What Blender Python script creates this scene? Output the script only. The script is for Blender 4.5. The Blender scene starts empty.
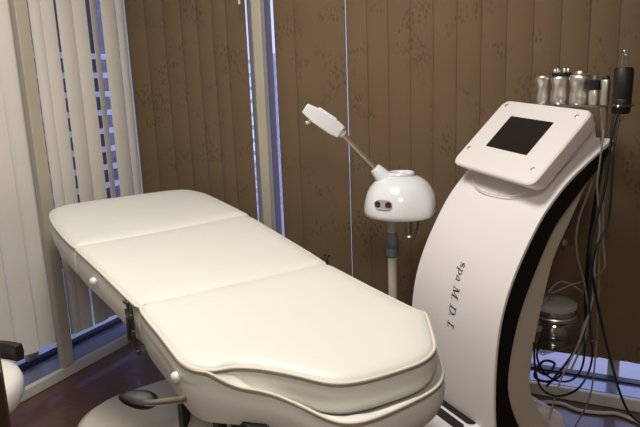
import bpy, bmesh, math, random
from mathutils import Vector, Matrix
random.seed(7)
S = bpy.context.scene
COL = S.collection

# ------------------------------------------------------------------ camera
YAW, PITCH, ROLL, CAMH = -0.4584, 0.2101, -0.0378, 1.17
cF = Vector((math.sin(YAW)*math.cos(PITCH), math.cos(YAW)*math.cos(PITCH), -math.sin(PITCH)))
cr = Vector((math.cos(YAW), -math.sin(YAW), 0)); cu = cr.cross(cF)
cR = math.cos(ROLL)*cr + math.sin(ROLL)*cu; cU = -math.sin(ROLL)*cr + math.cos(ROLL)*cu
cam_d = bpy.data.cameras.new('camera'); cam_d.sensor_width = 36; cam_d.lens = 600/640*36
cam_d.clip_start = 0.02; cam_d.clip_end = 200
cam = bpy.data.objects.new('camera', cam_d); COL.objects.link(cam)
m = Matrix.Identity(4)
for i in range(3):
    m[i][0] = cR[i]; m[i][1] = cU[i]; m[i][2] = -cF[i]
m[2][3] = CAMH
cam.matrix_world = m
S.camera = cam

# ------------------------------------------------------------------ world, lights, exposure
W = bpy.data.worlds.new('dusk_sky'); S.world = W; W.use_nodes = True
bgn = W.node_tree.nodes['Background']
bgn.inputs[0].default_value = (0.48, 0.53, 0.95, 1); bgn.inputs[1].default_value = 1.7

def area(name, loc, target, size, power, col, size_y=None):
    d = bpy.data.lights.new(name, 'AREA'); d.energy = power; d.color = col; d.size = size
    if size_y: d.shape = 'RECTANGLE'; d.size_y = size_y
    o = bpy.data.objects.new(name, d); COL.objects.link(o); o.location = loc
    o.rotation_euler = (Vector(target)-Vector(loc)).to_track_quat('-Z', 'Y').to_euler()
    return o
area('ceiling_panel_light', (-0.85, 0.95, 2.41), (-0.85, 0.95, 0), 0.55, 31.5, (1.0, 0.96, 0.90), 0.55)
area('unseen_fill_light_rear', (0.3, -0.75, 2.41), (0.3, -0.75, 0), 0.55, 26, (1.0, 0.96, 0.91), 0.55)  # unseen fill light, set to brighten the machine face and bed side

S.view_settings.view_transform = 'Standard'; S.view_settings.look = 'None'
S.view_settings.gamma = 1.0; S.view_settings.exposure = 0.0
S.view_settings.use_curve_mapping = False

# ------------------------------------------------------------------ materials
def mat(name, col, rough=0.5, metal=0.0, spec=0.5, noise=None, bump=None, coat=0.0, trans=0.0):
    m = bpy.data.materials.new(name); m.use_nodes = True
    nt = m.node_tree; b = nt.nodes['Principled BSDF']
    b.inputs['Base Color'].default_value = (*col, 1); b.inputs['Roughness'].default_value = rough
    b.inputs['Metallic'].default_value = metal; b.inputs['Specular IOR Level'].default_value = spec
    b.inputs['Coat Weight'].default_value = coat
    b.inputs['Transmission Weight'].default_value = trans
    tc = nt.nodes.new('ShaderNodeTexCoord')
    if noise:
        sc, amt = noise
        n = nt.nodes.new('ShaderNodeTexNoise'); n.inputs['Scale'].default_value = sc; n.inputs['Detail'].default_value = 4
        nt.links.new(tc.outputs['Object'], n.inputs['Vector'])
        r = nt.nodes.new('ShaderNodeValToRGB')
        r.color_ramp.elements[0].position = .3; r.color_ramp.elements[1].position = .7
        r.color_ramp.elements[0].color = (*[c*(1-amt) for c in col], 1)
        r.color_ramp.elements[1].color = (*[min(1, c*(1+amt)) for c in col], 1)
        nt.links.new(n.outputs['Fac'], r.inputs[0]); nt.links.new(r.outputs[0], b.inputs['Base Color'])
    if bump:
        sc, st = bump
        n = nt.nodes.new('ShaderNodeTexNoise'); n.inputs['Scale'].default_value = sc; n.inputs['Detail'].default_value = 3
        nt.links.new(tc.outputs['Object'], n.inputs['Vector'])
        bp = nt.nodes.new('ShaderNodeBump'); bp.inputs['Strength'].default_value = st; bp.inputs['Distance'].default_value = .01
        nt.links.new(n.outputs['Fac'], bp.inputs['Height']); nt.links.new(bp.outputs[0], b.inputs['Normal'])
    return m

def mat_leaf():
    """brown blind fabric with scattered darker leaf sprigs"""
    m = mat('brown_leaf_fabric', (0.20, 0.125, 0.062), .8)
    nt = m.node_tree; b = nt.nodes['Principled BSDF']; L = nt.links
    tc = nt.nodes.new('ShaderNodeTexCoord')
    ns = nt.nodes.new('ShaderNodeTexNoise'); ns.inputs['Scale'].default_value = 3.2; ns.inputs['Detail'].default_value = 1
    L.new(tc.outputs['Object'], ns.inputs['Vector'])
    mp = nt.nodes.new('ShaderNodeMapping'); mp.inputs['Scale'].default_value = (95, 95, 45); mp.inputs['Rotation'].default_value = (.3, .5, 0)
    L.new(tc.outputs['Object'], mp.inputs[0])
    vo = nt.nodes.new('ShaderNodeTexVoronoi'); vo.inputs['Scale'].default_value = 1.0
    L.new(mp.outputs[0], vo.inputs['Vector'])
    r1 = nt.nodes.new('ShaderNodeMapRange'); r1.inputs[1].default_value = .22; r1.inputs[2].default_value = .5; r1.inputs[3].default_value = 1; r1.inputs[4].default_value = 0
    L.new(vo.outputs['Distance'], r1.inputs[0])
    n2 = nt.nodes.new('ShaderNodeTexNoise'); n2.inputs['Scale'].default_value = 7.5; n2.inputs['Detail'].default_value = 2
    L.new(tc.outputs['Object'], n2.inputs['Vector'])
    r2 = nt.nodes.new('ShaderNodeMapRange'); r2.inputs[1].default_value = .52; r2.inputs[2].default_value = .62
    L.new(n2.outputs['Fac'], r2.inputs[0])
    mu = nt.nodes.new('ShaderNodeMath'); mu.operation = 'MULTIPLY'; L.new(r1.outputs[0], mu.inputs[0]); L.new(r2.outputs[0], mu.inputs[1])
    mu2 = nt.nodes.new('ShaderNodeMath'); mu2.operation = 'MULTIPLY'; L.new(mu.outputs[0], mu2.inputs[0]); mu2.inputs[1].default_value = .55
    mx0 = nt.nodes.new('ShaderNodeMix'); mx0.data_type = 'RGBA'
    mx0.inputs[6].default_value = (0.134, 0.086, 0.042, 1); mx0.inputs[7].default_value = (0.176, 0.117, 0.062, 1)
    L.new(ns.outputs['Fac'], mx0.inputs[0])
    mx = nt.nodes.new('ShaderNodeMix'); mx.data_type = 'RGBA'
    L.new(mu2.outputs[0], mx.inputs[0]); L.new(mx0.outputs[2], mx.inputs[6]); mx.inputs[7].default_value = (0.055, 0.035, 0.020, 1)
    L.new(mx.outputs[2], b.inputs['Base Color'])
    nb = nt.nodes.new('ShaderNodeTexNoise'); nb.inputs['Scale'].default_value = 350
    L.new(tc.outputs['Object'], nb.inputs['Vector'])
    bp = nt.nodes.new('ShaderNodeBump'); bp.inputs['Strength'].default_value = .25; bp.inputs['Distance'].default_value = .002
    L.new(nb.outputs['Fac'], bp.inputs['Height']); L.new(bp.outputs[0], b.inputs['Normal'])
    return m

def mat_floor():
    m = mat('dark_red_wood_planks', (.06, .025, .018), .30, spec=.8, coat=.35)
    nt = m.node_tree; b = nt.nodes['Principled BSDF']; L = nt.links
    tc = nt.nodes.new('ShaderNodeTexCoord')
    mp = nt.nodes.new('ShaderNodeMapping'); mp.inputs['Rotation'].default_value = (0, 0, 0); L.new(tc.outputs['Object'], mp.inputs[0])
    br = nt.nodes.new('ShaderNodeTexBrick'); br.inputs['Scale'].default_value = 1.0
    br.inputs['Brick Width'].default_value = .9; br.inputs['Row Height'].default_value = .125; br.inputs['Mortar Size'].default_value = .002
    br.inputs['Color1'].default_value = (.125, .046, .030, 1); br.inputs['Color2'].default_value = (.098, .037, .026, 1); br.inputs['Mortar'].default_value = (.06, .022, .015, 1)
    L.new(mp.outputs[0], br.inputs['Vector'])
    mp2 = nt.nodes.new('ShaderNodeMapping'); mp2.inputs['Scale'].default_value = (3, 40, 1); L.new(tc.outputs['Object'], mp2.inputs[0])
    n = nt.nodes.new('ShaderNodeTexNoise'); n.inputs['Scale'].default_value = 2.0; n.inputs['Detail'].default_value = 5; L.new(mp2.outputs[0], n.inputs['Vector'])
    mx = nt.nodes.new('ShaderNodeMix'); mx.data_type = 'RGBA'; mx.blend_type = 'MULTIPLY'; mx.inputs[0].default_value = .6
    L.new(br.outputs['Color'], mx.inputs[6])
    rr = nt.nodes.new('ShaderNodeValToRGB'); rr.color_ramp.elements[0].position = .3; rr.color_ramp.elements[0].color = (.35, .35, .35, 1); rr.color_ramp.elements[1].position = .7
    L.new(n.outputs['Fac'], rr.inputs[0]); L.new(rr.outputs[0], mx.inputs[7]); L.new(mx.outputs[2], b.inputs['Base Color'])
    return m

def mat_glass(name='window_glass', tint=(1, 1, 1), gloss=.10, rough=.02):
    m = bpy.data.materials.new(name); m.use_nodes = True; nt = m.node_tree; nt.nodes.clear()
    o = nt.nodes.new('ShaderNodeOutputMaterial'); t = nt.nodes.new('ShaderNodeBsdfTransparent'); g = nt.nodes.new('ShaderNodeBsdfGlossy')
    t.inputs[0].default_value = (*tint, 1); g.inputs['Roughness'].default_value = rough
    mx = nt.nodes.new('ShaderNodeMixShader')
    fr = nt.nodes.new('ShaderNodeLayerWeight'); fr.inputs['Blend'].default_value = .25
    mr = nt.nodes.new('ShaderNodeMapRange'); mr.inputs[3].default_value = gloss*.4; mr.inputs[4].default_value = min(1, gloss*4)
    nt.links.new(fr.outputs['Facing'], mr.inputs[0]); nt.links.new(mr.outputs[0], mx.inputs[0])
    nt.links.new(t.outputs[0], mx.inputs[1]); nt.links.new(g.outputs[0], mx.inputs[2]); nt.links.new(mx.outputs[0], o.inputs[0])
    return m

M = dict(
    wall=mat('beige_wall_paint', (.36, .31, .24), .8, noise=(2, .04)),
    ceil=mat('white_ceiling_paint', (.62, .60, .56), .85, noise=(3, .03)),
    frame=mat('cream_window_paint', (.46, .42, .33), .5, noise=(6, .06)),
    sill=mat('cream_sill_paint', (.60, .57, .50), .45, noise=(6, .05)),
    gasket=mat('dark_blue_gasket', (.02, .025, .06), .5),
    floor=mat_floor(),
    glass=mat_glass(),
    sill_tint=mat('sill_reflection_tint', (.30, .33, .42), .16, metal=.5),  # blue tint holds the shade and outdoor reflection on the sill top
    seam_or_shade=mat('piping_shade_line', (.26, .235, .18), .7),  # dark tone painted in as the shade under the piping
    white_slat=mat('ivory_blind_fabric', (.70, .665, .60), .75, bump=(260, .15), noise=(4, .03)),
    brown_slat=mat_leaf(),
    slat_back=mat('pale_blind_backing', (.17, .15, .18), .8, noise=(5, .04)),
    rail=mat('white_blind_rail', (.7, .68, .62), .4),
    vinyl=mat('ivory_vinyl', (.765, .757, .695), .42, bump=(180, .05), noise=(3, .02)),
    piping=mat('ivory_piping', (.74, .69, .59), .45),
    plastic=mat('white_gloss_plastic', (.78, .80, .82), .22, coat=.3),
    panel=mat('white_satin_panel', (.80, .76, .755), .38, noise=(2, .012)),
    body=mat('beige_machine_body', (.55, .51, .41), .45, noise=(4, .03)),
    black=mat('black_plastic', (.008, .008, .009), .5),
    blackp=mat('black_side_panel', (.004, .0045, .004), .5, spec=.25),
    screen=mat('dark_glass_screen', (.012, .011, .011), .12),
    chrome=mat('brushed_chrome', (.80, .78, .74), .36, metal=1.0, noise=(30, .08)),
    steel=mat('brushed_steel_pipe', (.50, .45, .38), .35, metal=.85),
    grey=mat('grey_collar_plastic', (.16, .18, .19), .5),
    post=mat('cream_enamel_post', (.58, .54, .45), .35),
    white_metal=mat('cream_enamel_base', (.72, .68, .58), .38, coat=.2),
    dark_metal=mat('dark_hinge_metal', (.10, .09, .075), .38, metal=.8),
    acrylic=mat_glass('clear_acrylic', (.86, .87, .84), .42, .08),
    jar=mat_glass('clear_jar_glass', (.80, .81, .78), .6, .10),
    lid=mat('grey_jar_lid', (.34, .36, .35), .4),
    tube=mat('grey_translucent_tube', (.26, .25, .22), .4),
    cable_w=mat('white_cable', (.62, .60, .56), .45),
    cable_b=mat('black_cable', (.008, .008, .01), .4),
    red=mat('dark_red_lens', (.07, .012, .014), .15),
    grey_face=mat('grey_button_plate', (.38, .36, .38), .4),
    ink=mat('dark_lettering', (.03, .028, .035), .5),
    wood=mat('dark_brown_wood', (.045, .022, .012), .45, noise=(12, .3)),
    stone=mat('outdoor_concrete', (.62, .62, .64), .9, noise=(2, .1)),
    dark_out=mat('dark_outdoor_wall', (.035, .035, .05), .9, noise=(2, .2)),
    rail_out=mat('pale_outdoor_rail', (.55, .58, .66), .6),
    leather=mat('white_stool_vinyl', (.80, .78, .72), .4),
    lamp=mat('lamp_housing', (.8, .78, .72), .5),
)
def emission(name, col, st):
    m = bpy.data.materials.new(name); m.use_nodes = True; nt = m.node_tree; nt.nodes.clear()
    o = nt.nodes.new('ShaderNodeOutputMaterial'); e = nt.nodes.new('ShaderNodeEmission')
    e.inputs[0].default_value = (*col, 1); e.inputs[1].default_value = st; nt.links.new(e.outputs[0], o.inputs[0]); return m

# ------------------------------------------------------------------ helpers
class MB:
    """collects geometry for ONE mesh object"""
    def __init__(s): s.v = []; s.f = []; s.mi = []
    def add(s, vs, fs, mi=0):
        n = len(s.v); s.v += [tuple(v) for v in vs]; s.f += [tuple(i+n for i in f) for f in fs]; s.mi += [mi]*len(fs); return s
    def box(s, a, b, mi=0):
        x0, y0, z0 = a; x1, y1, z1 = b
        vs = [(x0,y0,z0),(x1,y0,z0),(x1,y1,z0),(x0,y1,z0),(x0,y0,z1),(x1,y0,z1),(x1,y1,z1),(x0,y1,z1)]
        return s.add(vs, [(0,3,2,1),(4,5,6,7),(0,1,5,4),(1,2,6,5),(2,3,7,6),(3,0,4,7)], mi)
    def prism(s, poly, d0, d1, fn, mi=0):
        """poly: list of 2D points; fn(p, d) -> 3D"""
        n = len(poly)
        vs = [fn(p, d0) for p in poly]+[fn(p, d1) for p in poly]
        fs = [tuple(range(n))[::-1], tuple(range(n, 2*n))]+[(i, (i+1) % n, (i+1) % n+n, i+n) for i in range(n)]
        return s.add(vs, fs, mi)
    def tube(s, pts, r, seg=10, closed=False, caps=True, mi=0):
        pts = [Vector(p) for p in pts]; n = len(pts)
        rs = r if isinstance(r, (list, tuple)) else [r]*n
        up = Vector((0, 0, 1)); rings = []; prev = None
        for i, p in enumerate(pts):
            if closed: t = pts[(i+1) % n]-pts[i-1]
            else: t = pts[min(i+1, n-1)]-pts[max(i-1, 0)]
            t.normalize()
            if prev is None:
                a = t.cross(up)
                if a.length < .1: a = t.cross(Vector((1, 0, 0)))
            else: a = prev-t*prev.dot(t)
            a.normalize(); prev = a; b = t.cross(a)
            rings.append([p+(a*math.cos(k*2*math.pi/seg)+b*math.sin(k*2*math.pi/seg))*rs[i] for k in range(seg)])
        vs = [v for rg in rings for v in rg]; fs = []
        for i in range(n if closed else n-1):
            j = (i+1) % n
            for k in range(seg):
                l = (k+1) % seg; fs.append((i*seg+k, i*seg+l, j*seg+l, j*seg+k))
        if caps and not closed:
            fs.append(tuple(range(seg))[::-1]); fs.append(tuple((n-1)*seg+k for k in range(seg)))
        return s.add(vs, fs, mi)
    def lathe(s, prof, origin=(0,0,0), axis=(0,0,1), seg=28, mi=0, sx=1, sy=1, capb=True, capt=True):
        """prof: list of (r, h)"""
        ax = Vector(axis).normalized(); o = Vector(origin)
        a = ax.orthogonal().normalized() if abs(ax.z) < .999 else Vector((1, 0, 0)); b = ax.cross(a)
        vs = []; fs = []
        for r, h in prof:
            for k in range(seg):
                t = k*2*math.pi/seg; vs.append(o+ax*h+a*(r*sx*math.cos(t))+b*(r*sy*math.sin(t)))
        for i in range(len(prof)-1):
            for k in range(seg):
                l = (k+1) % seg; fs.append((i*seg+k, i*seg+l, (i+1)*seg+l, (i+1)*seg+k))
        if capb: fs.append(tuple(range(seg))[::-1])
        if capt: fs.append(tuple((len(prof)-1)*seg+k for k in range(seg)))
        return s.add(vs, fs, mi)
    def build(s, name, m, parent=None, smooth=False, bevel=0, bseg=2, angle=40):
        me = bpy.data.meshes.new(name); me.from_pydata(s.v, [], s.f)
        for mm in (m if isinstance(m, (list, tuple)) else [m]): me.materials.append(mm)
        me.polygons.foreach_set('material_index', s.mi)
        bm = bmesh.new(); bm.from_mesh(me); bmesh.ops.recalc_face_normals(bm, faces=bm.faces); bm.to_mesh(me); bm.free()
        me.update()
        o = bpy.data.objects.new(name, me); COL.objects.link(o)
        if bevel:
            md = o.modifiers.new('bevel', 'BEVEL'); md.width = bevel; md.segments = bseg; md.limit_method = 'ANGLE'; md.angle_limit = math.radians(35)
        if smooth or bevel:
            for p in me.polygons: p.use_smooth = True
            try: me.set_sharp_from_angle(angle=math.radians(angle))
            except Exception: pass
        if parent is not None:
            o.parent = parent
            o.matrix_parent_inverse = Matrix.Translation(-Vector(parent.location))
        return o

def tag(o, label=None, cat=None, group=None, kind=None):
    if label: o['label'] = label
    if cat: o['category'] = cat
    if group: o['group'] = group
    if kind: o['kind'] = kind
    return o
def empty(name, loc, label, cat, group=None):
    o = bpy.data.objects.new(name, None); COL.objects.link(o); o.location = loc; o.empty_display_size = .05
    return tag(o, label, cat, group)
def estruct(name, loc=(0, 0, 0)):
    o = bpy.data.objects.new(name, None); COL.objects.link(o); o.location = loc; o.empty_display_size = .05
    o['kind'] = 'structure'; return o

def smooth_path(pts, n=6):
    pts = [Vector(p) for p in pts]; out = []
    for i in range(len(pts)-1):
        p0 = pts[max(i-1, 0)]; p1 = pts[i]; p2 = pts[i+1]; p3 = pts[min(i+2, len(pts)-1)]
        for k in range(n):
            t = k/n
            out.append(.5*((2*p1)+(p2-p0)*t+(2*p0-5*p1+4*p2-p3)*t*t+(3*p1-p0-3*p2+p3)*t**3))
    out.append(pts[-1]); return out
def smooth_closed(pts, n=5):
    pts = [Vector(p) for p in pts]; out = []; N = len(pts)
    for i in range(N):
        p0 = pts[i-1]; p1 = pts[i]; p2 = pts[(i+1) % N]; p3 = pts[(i+2) % N]
        for k in range(n):
            t = k/n
            out.append(.5*((2*p1)+(p2-p0)*t+(2*p0-5*p1+4*p2-p3)*t*t+(3*p1-p0-3*p2+p3)*t**3))
    return out
def sstep(a, b, x):
    t = min(1, max(0, (x-a)/(b-a))); return t*t*(3-2*t)

# ================================================================== ROOM SHELL
WX, WY = -2.02, 2.20          # faces of the left and back window walls
XR, YR, ZC = 1.7, -1.7, 2.45
tag(MB().box((WX-.12, YR-.1, -.08), (XR+.1, WY+.12, 0)).build('floor', M['floor']), kind='structure')
tag(MB().box((WX-.25, YR-.1, ZC), (XR+.1, WY+.25, ZC+.08)).build('ceiling', M['ceil']), kind='structure')
wl = MB().box((WX-.15, YR, 0), (WX, .30, ZC)).box((WX-.15, .30, 2.30), (WX, WY+.15, ZC))
tag(wl.build('wall_left', M['wall']), kind='structure')
wb = MB().box((1.45, WY, 0), (XR, WY+.15, ZC)).box((WX, WY, 2.30), (1.45, WY+.15, ZC))
tag(wb.build('wall_back', M['wall']), kind='structure')
tag(MB().box((XR, YR, 0), (XR+.1, WY+.15, ZC)).build('wall_right', M['wall']), kind='structure')
tag(MB().box((WX-.15, YR-.1, 0), (XR+.1, YR, ZC)).build('wall_front', M['wall']), kind='structure')

# left window
win = estruct('window_1', (WX, 1.2, 0))
MB().box((WX-.145, .30, .0), (WX-.001, WY+.145, .045)).build('window_sill', M['sill'], win, bevel=.004)
MB().box((WX-.03, 1.612, .045), (WX, 1.668, 2.30)).build('window_post', M['frame'], win, bevel=.004)
MB().box((WX-.185, .30, -.02), (WX-.145, WY+.17, .062)).build('window_gasket', M['gasket'], win)
MB().box((WX-.165, .30, .05), (WX-.158, WY+.15, 2.32)).build('glass_pane', M['glass'], win)
fr = MB()
for y in (.30, 1.60): fr.box((WX-.19, y-.025, .05), (WX-.165, y+.025, 2.32))
fr.box((WX-.215, WY+.10, -.02), (WX-.165, WY+.21, 2.4))
fr.build('window_frame', M['frame'], win)
MB().box((WX-.144, .30, .045), (WX-.022, WY+.14, .047)).build('tinted_sill_top', M['sill_tint'], win)  # thin plate added on the sill, tinted as shaded and reflecting outdoors
# back window
win2 = estruct('window_2', (0, WY, 0))
MB().box((WX-.001, WY+.001, .0), (1.45, WY+.115, .045)).build('window_sill', M['sill'], win2, bevel=.004)
MB().box((WX, WY+.022, .045), (1.45, WY+.114, .047)).build('tinted_sill_top', M['sill_tint'], win2)
MB().box((-1.367, WY, .045), (-1.322, WY+.035, 2.30)).build('window_post', M['frame'], win2, bevel=.004)
MB().box((WX-.15, WY+.115, -.02), (1.45, WY+.15, .055)).build('window_gasket', M['gasket'], win2)
MB().box((WX-.15, WY+.135, .05), (1.45, WY+.141, 2.32)).build('glass_pane', M['glass'], win2)
fr = MB()
for x in (-1.29-.17, .05, 1.43): fr.box((x-.02, WY+.15, .05), (x+.02, WY+.175, 2.32))
fr.build('window_frame', M['frame'], win2)
tag(MB().box((WX-.02+.02, YR, 0), (WX+.012, .30, .08)).build('baseboard_left', M['sill']), kind='structure')

# ceiling lamps (housing around each light); the rear one is an unseen fill
for i, (lx, ly) in enumerate(((-.85, .95), (.3, -.75))):
    e = empty('ceiling_light', (lx, ly, ZC), ('square ceiling panel light over the treatment bed', 'unseen square fill light behind the camera, brightening the machine')[i], 'ceiling light', None)
    f = MB()
    for a, b in (((-.32, -.32), (.32, -.285)), ((-.32, .285), (.32, .32)), ((-.32, -.285), (-.285, .285)), ((.285, -.285), (.32, .285))):
        f.box((lx+a[0], ly+a[1], ZC-.045), (lx+b[0], ly+b[1], ZC))
    f.build('housing', M['lamp'], e)
    MB().box((lx-.285, ly-.285, ZC-.02), (lx+.285, ly+.285, ZC-.01)).build('diffuser', emission('warm_diffuser', (1, .86, .68), 4), e)

# ------------------------------------------------------------------ outdoors
tag(MB().box((-9, -6, -.30), (8, 10, -.22)).build('outdoor_ground', M['stone']), kind='structure')
nb = MB().box((-4.2, -3, -.22), (-3.9, 5.5, 5.5))
tag(nb.build('neighbouring_wall', M['dark_out']), 'dark neighbouring wall outside the left window', 'wall', kind='structure')
fe = empty('railing_fence', (-3.05, 2, -.22), 'pale slatted railing outside the left window', 'fence')
for k in range(13):
    MB().box((-3.07, .2, -.05+k*.12), (-3.04, 5.4, -.015+k*.12)).build('rail', M['rail_out'], fe)
for y in (.2, 1.6, 5.3):
    MB().box((-3.1, y, -.22), (-3.07, y+.05, 1.5)).build('fence_post', M['rail_out'], fe)

# ================================================================== VERTICAL BLINDS
def slat(A, B, z0, z1, sag, side, mats, name, parent):
    """curved strip from A to B (plan), bulging to `side`"""
    A = Vector((*A, 0)); B = Vector((*B, 0)); d = B-A; n = Vector((-d.y, d.x, 0)).normalized()*side; th = .0014
    mb = MB(); K = 8; NZ = 2; fr = []; bk = []
    for j in range(NZ):
        z = z0 if j == 0 else z1
        for k in range(K+1):
            t = k/K; p = A+d*t+n*(sag*(1-(2*t-1)**2)); p.z = z; q = p-n*th
            fr.append(p); bk.append(q)
    W_ = K+1; vs = fr+bk; o = len(fr); fs = []; mi = []
    for k in range(K): fs.append((k, k+1, W_+k+1, W_+k))
    f1 = len(fs)
    for k in range(K): fs.append((o+k+1, o+k, o+W_+k, o+W_+k+1))
    n1 = len(vs)
    mb.add(vs, fs[:f1], 0); mb.add([], [], 0)
    mb.f += fs[f1:]; mb.mi += [1]*K
    for k in range(K):
        mb.f.append((k+1, k, o+k, o+k+1)); mb.mi.append(0)
        mb.f.append((W_+k, W_+k+1, o+W_+k+1, o+W_+k)); mb.mi.append(0)
    mb.f.append((0, W_, o+W_, o)); mb.mi.append(0)
    mb.f.append((K, o+K, o+W_+K, W_+K)); mb.mi.append(0)
    ob = mb.build(name, mats, parent, smooth=True, angle=50)
    return ob

def blind(name, loc, label, rail, slats, z0, z1, mats, sags, side, extra=None):
    e = empty(name, loc, label, 'blind')
    MB().box(*rail).build('headrail', M['rail'], e, bevel=.003)
    for i, (A, B) in enumerate(slats):
        slat(A, B, z0+random.uniform(-.002, .002), z1, sags, side, mats, 'slat', e)
    if extra: extra(e)
    return e

ww = [M['white_slat'], M['white_slat']]; bw = [M['brown_slat'], M['slat_back']]
XL = WX-.07; YB = WY+.05
# white, left bay
sl = []; y = 1.645
while y > .35:
    sl.append(((XL-.030, y-.1065), (XL+.024, y))); y -= .1035
blind('vertical_blind', (XL, 1.0, 0), 'ivory vertical blind left of the cream window post', ((XL-.02, .31, 2.26), (XL+.02, 1.66, 2.30)), sl, .150, 2.26, ww, .007, -1)
# white, right bay
sl = [((XL-.006, 1.732), (XL+.006, 1.778)), ((XL-.010, 1.768), (XL+.006, 1.845)), ((XL+.002, 1.861), (XL+.004, 1.940)), ((XL-.012, 1.930), (XL+.008, 2.012)),
      ((XL+.020, 2.026), (XL-.024, 2.100)), ((XL-.002, 2.108), (XL+.004, 2.186)), ((XL+.004, 2.194), (XL+.004, 2.244))]
blind('vertical_blind', (XL, 1.95, 0), 'ivory vertical blind right of the post, partly open near the corner', ((XL-.02, 1.665, 2.26), (XL+.02, WY+.02, 2.30)), sl, .138, 2.26, ww, .006, -1)
# brown, left group
jx = [-2.084, -1.974, -1.869, -1.772, -1.684, -1.603, -1.530, -1.430]
sl = [((jx[i], YB+.002), (jx[i+1]+.006, YB-.0025)) for i in range(len(jx)-1)]
def wand(e):
    MB().tube([(-1.403, WY-.03, 2.25), (-1.400, WY-.03, 1.505)], .0045, 8).build('wand', M['rail'], e, smooth=True)
blind('vertical_blind', (-1.75, YB, 0), 'brown leaf-patterned vertical blind left of the narrow window post', ((-2.0, YB-.02, 2.26), (-1.40, YB+.02, 2.30)), sl, .165, 2.26, bw, .006, -1, wand)
# brown, right group
jx = [-1.291, -1.201, -1.082, -.973, -.885, -.800, -.712, -.625]
while jx[-1] < 1.38: jx.append(jx[-1]+.0885 if jx[-1] > -.4 else jx[-1]+.087)
sl = [((-1.330, YB+.046), (-1.336, YB-.040))]
for i in range(len(jx)-1):
    a, b = jx[i], jx[i+1]
    gapr = .0012 if i in (2,) else .006
    gapr = .002 if i == 1 else gapr
    a0 = a+(.006 if i == 3 else 0)
    if i == 2: sl.append(((a, YB-.006), (b+gapr, YB+.008)))
    else: sl.append(((a0, YB+.002), (b+gapr, YB-.0025)))
blind('vertical_blind', (.0, YB, 0), 'wide brown leaf-patterned vertical blind behind the white machine', ((-1.34, YB-.02, 2.26), (1.44, YB+.02, 2.30)), sl, .165, 2.26, bw, .006, -1)

# ================================================================== TREATMENT BED
BA = math.radians(62); AXv = Vector((-math.sin(BA), math.cos(BA), 0)); WVv = Vector((math.cos(BA), math.sin(BA), 0))
def B(t, v, h=0):
    p = AXv*t+WVv*v; p.z = .6+.11*(t-1.2)+h; return p
bed = empty('treatment_bed', tuple(Vector((B(1.5, .76).x, B(1.5, .76).y, 0))), 'ivory padded treatment bed with three cushion sections, in front of the windows', 'bed')

def cushion(name, outline, thick, topf=None, crown=.017, inset=.02, taper=.0, dens=3, bulge=.006, botinset=.012, pipe=True, center=None, botf=None):
    pts = smooth_closed([(a, b, 0) for a, b in outline], dens)
    n = len(pts)
    c = center and Vector((*center, 0)) or sum(pts, Vector())/n
    topf = topf or (lambda t, v: 0)
    mb = MB(); vs = []; fs = []; rings = []
    def ring(fn):
        idx = []
        for p in pts:
            vs.append(fn(p)); idx.append(len(vs)-1)
        rings.append(idx)
    def toward(p, dist):
        d = c-p; L = d.length; return p+d*min(1, dist/L), min(dist, L)
    def mk_side(dist, hfrac):
        def fn(p):
            q, _ = toward(p, dist); top = topf(q.x, q.y); bot = -thick if botf is None else botf(q.x, q.y)
            return B(q.x, q.y, top+(bot-top)*hfrac)
        return fn
    ring(mk_side(botinset+.03, 1.0)); ring(mk_side(botinset, .985)); ring(mk_side(botinset*.4, .88)); ring(mk_side(-bulge*.6, .65)); ring(mk_side(-bulge, .4)); ring(mk_side(-bulge*.4, .14)); ring(mk_side(.001, .02))
    for d_, h_ in ((.004, .25), (.012, .55), (.03, .8), (.06, .95), (.085, 1.0)):
        def fn(p, d_=d_, h_=h_):
            q, _ = toward(p, d_); return B(q.x, q.y, topf(q.x, q.y)+crown*h_)
        ring(fn)
    for s_ in (.72, .5, .3, .12):
        def fn(p, s_=s_):
            q0, _ = toward(p, .085); q = c+(q0-c)*s_
            return B(q.x, q.y, topf(q.x, q.y)+crown)
        ring(fn)
    for i in range(len(rings)-1):
        for k in range(n):
            l = (k+1) % n; fs.append((rings[i][k], rings[i][l], rings[i+1][l], rings[i+1][k]))
    vs.append(B(c.x, c.y, topf(c.x, c.y)+crown)); ci = len(vs)-1
    for k in range(n): fs.append((rings[-1][k], rings[-1][(k+1) % n], ci))
    fs.append(tuple(rings[0])[::-1])
    mb.add(vs, fs)
    o = mb.build(name, M['vinyl'], bed, smooth=True, angle=60)
    if pipe:
        pp = []
        for p in pts:
            q, _ = toward(p, -.001); pp.append(B(q.x, q.y, topf(q.x, q.y)+.001))
        MB().tube(pp, .0036, 8, closed=True).build('piping', M['piping'], o, smooth=True)
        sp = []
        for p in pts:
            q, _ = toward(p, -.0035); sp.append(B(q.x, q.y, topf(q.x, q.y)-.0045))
        MB().tube(sp, .0016, 6, closed=True).build('seam_or_shade', M['seam_or_shade'], o, smooth=True)  # thin dark tube added as the shade line below the piping
    return o
# foot section (far end)
far = [(1.982,.470),(1.985,.452),(2.03,.447),(2.15,.447),(2.27,.452),(2.37,.466),(2.43,.488),(2.468,.53),(2.482,.62),(2.484,.76),(2.482,.90),(2.472,1.00),(2.445,1.058),(2.37,1.088),(2.25,1.096),(2.13,1.098),(2.03,1.098),(2.004,1.094),(1.998,1.075),(1.99,.9),(1.984,.7)]
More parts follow.
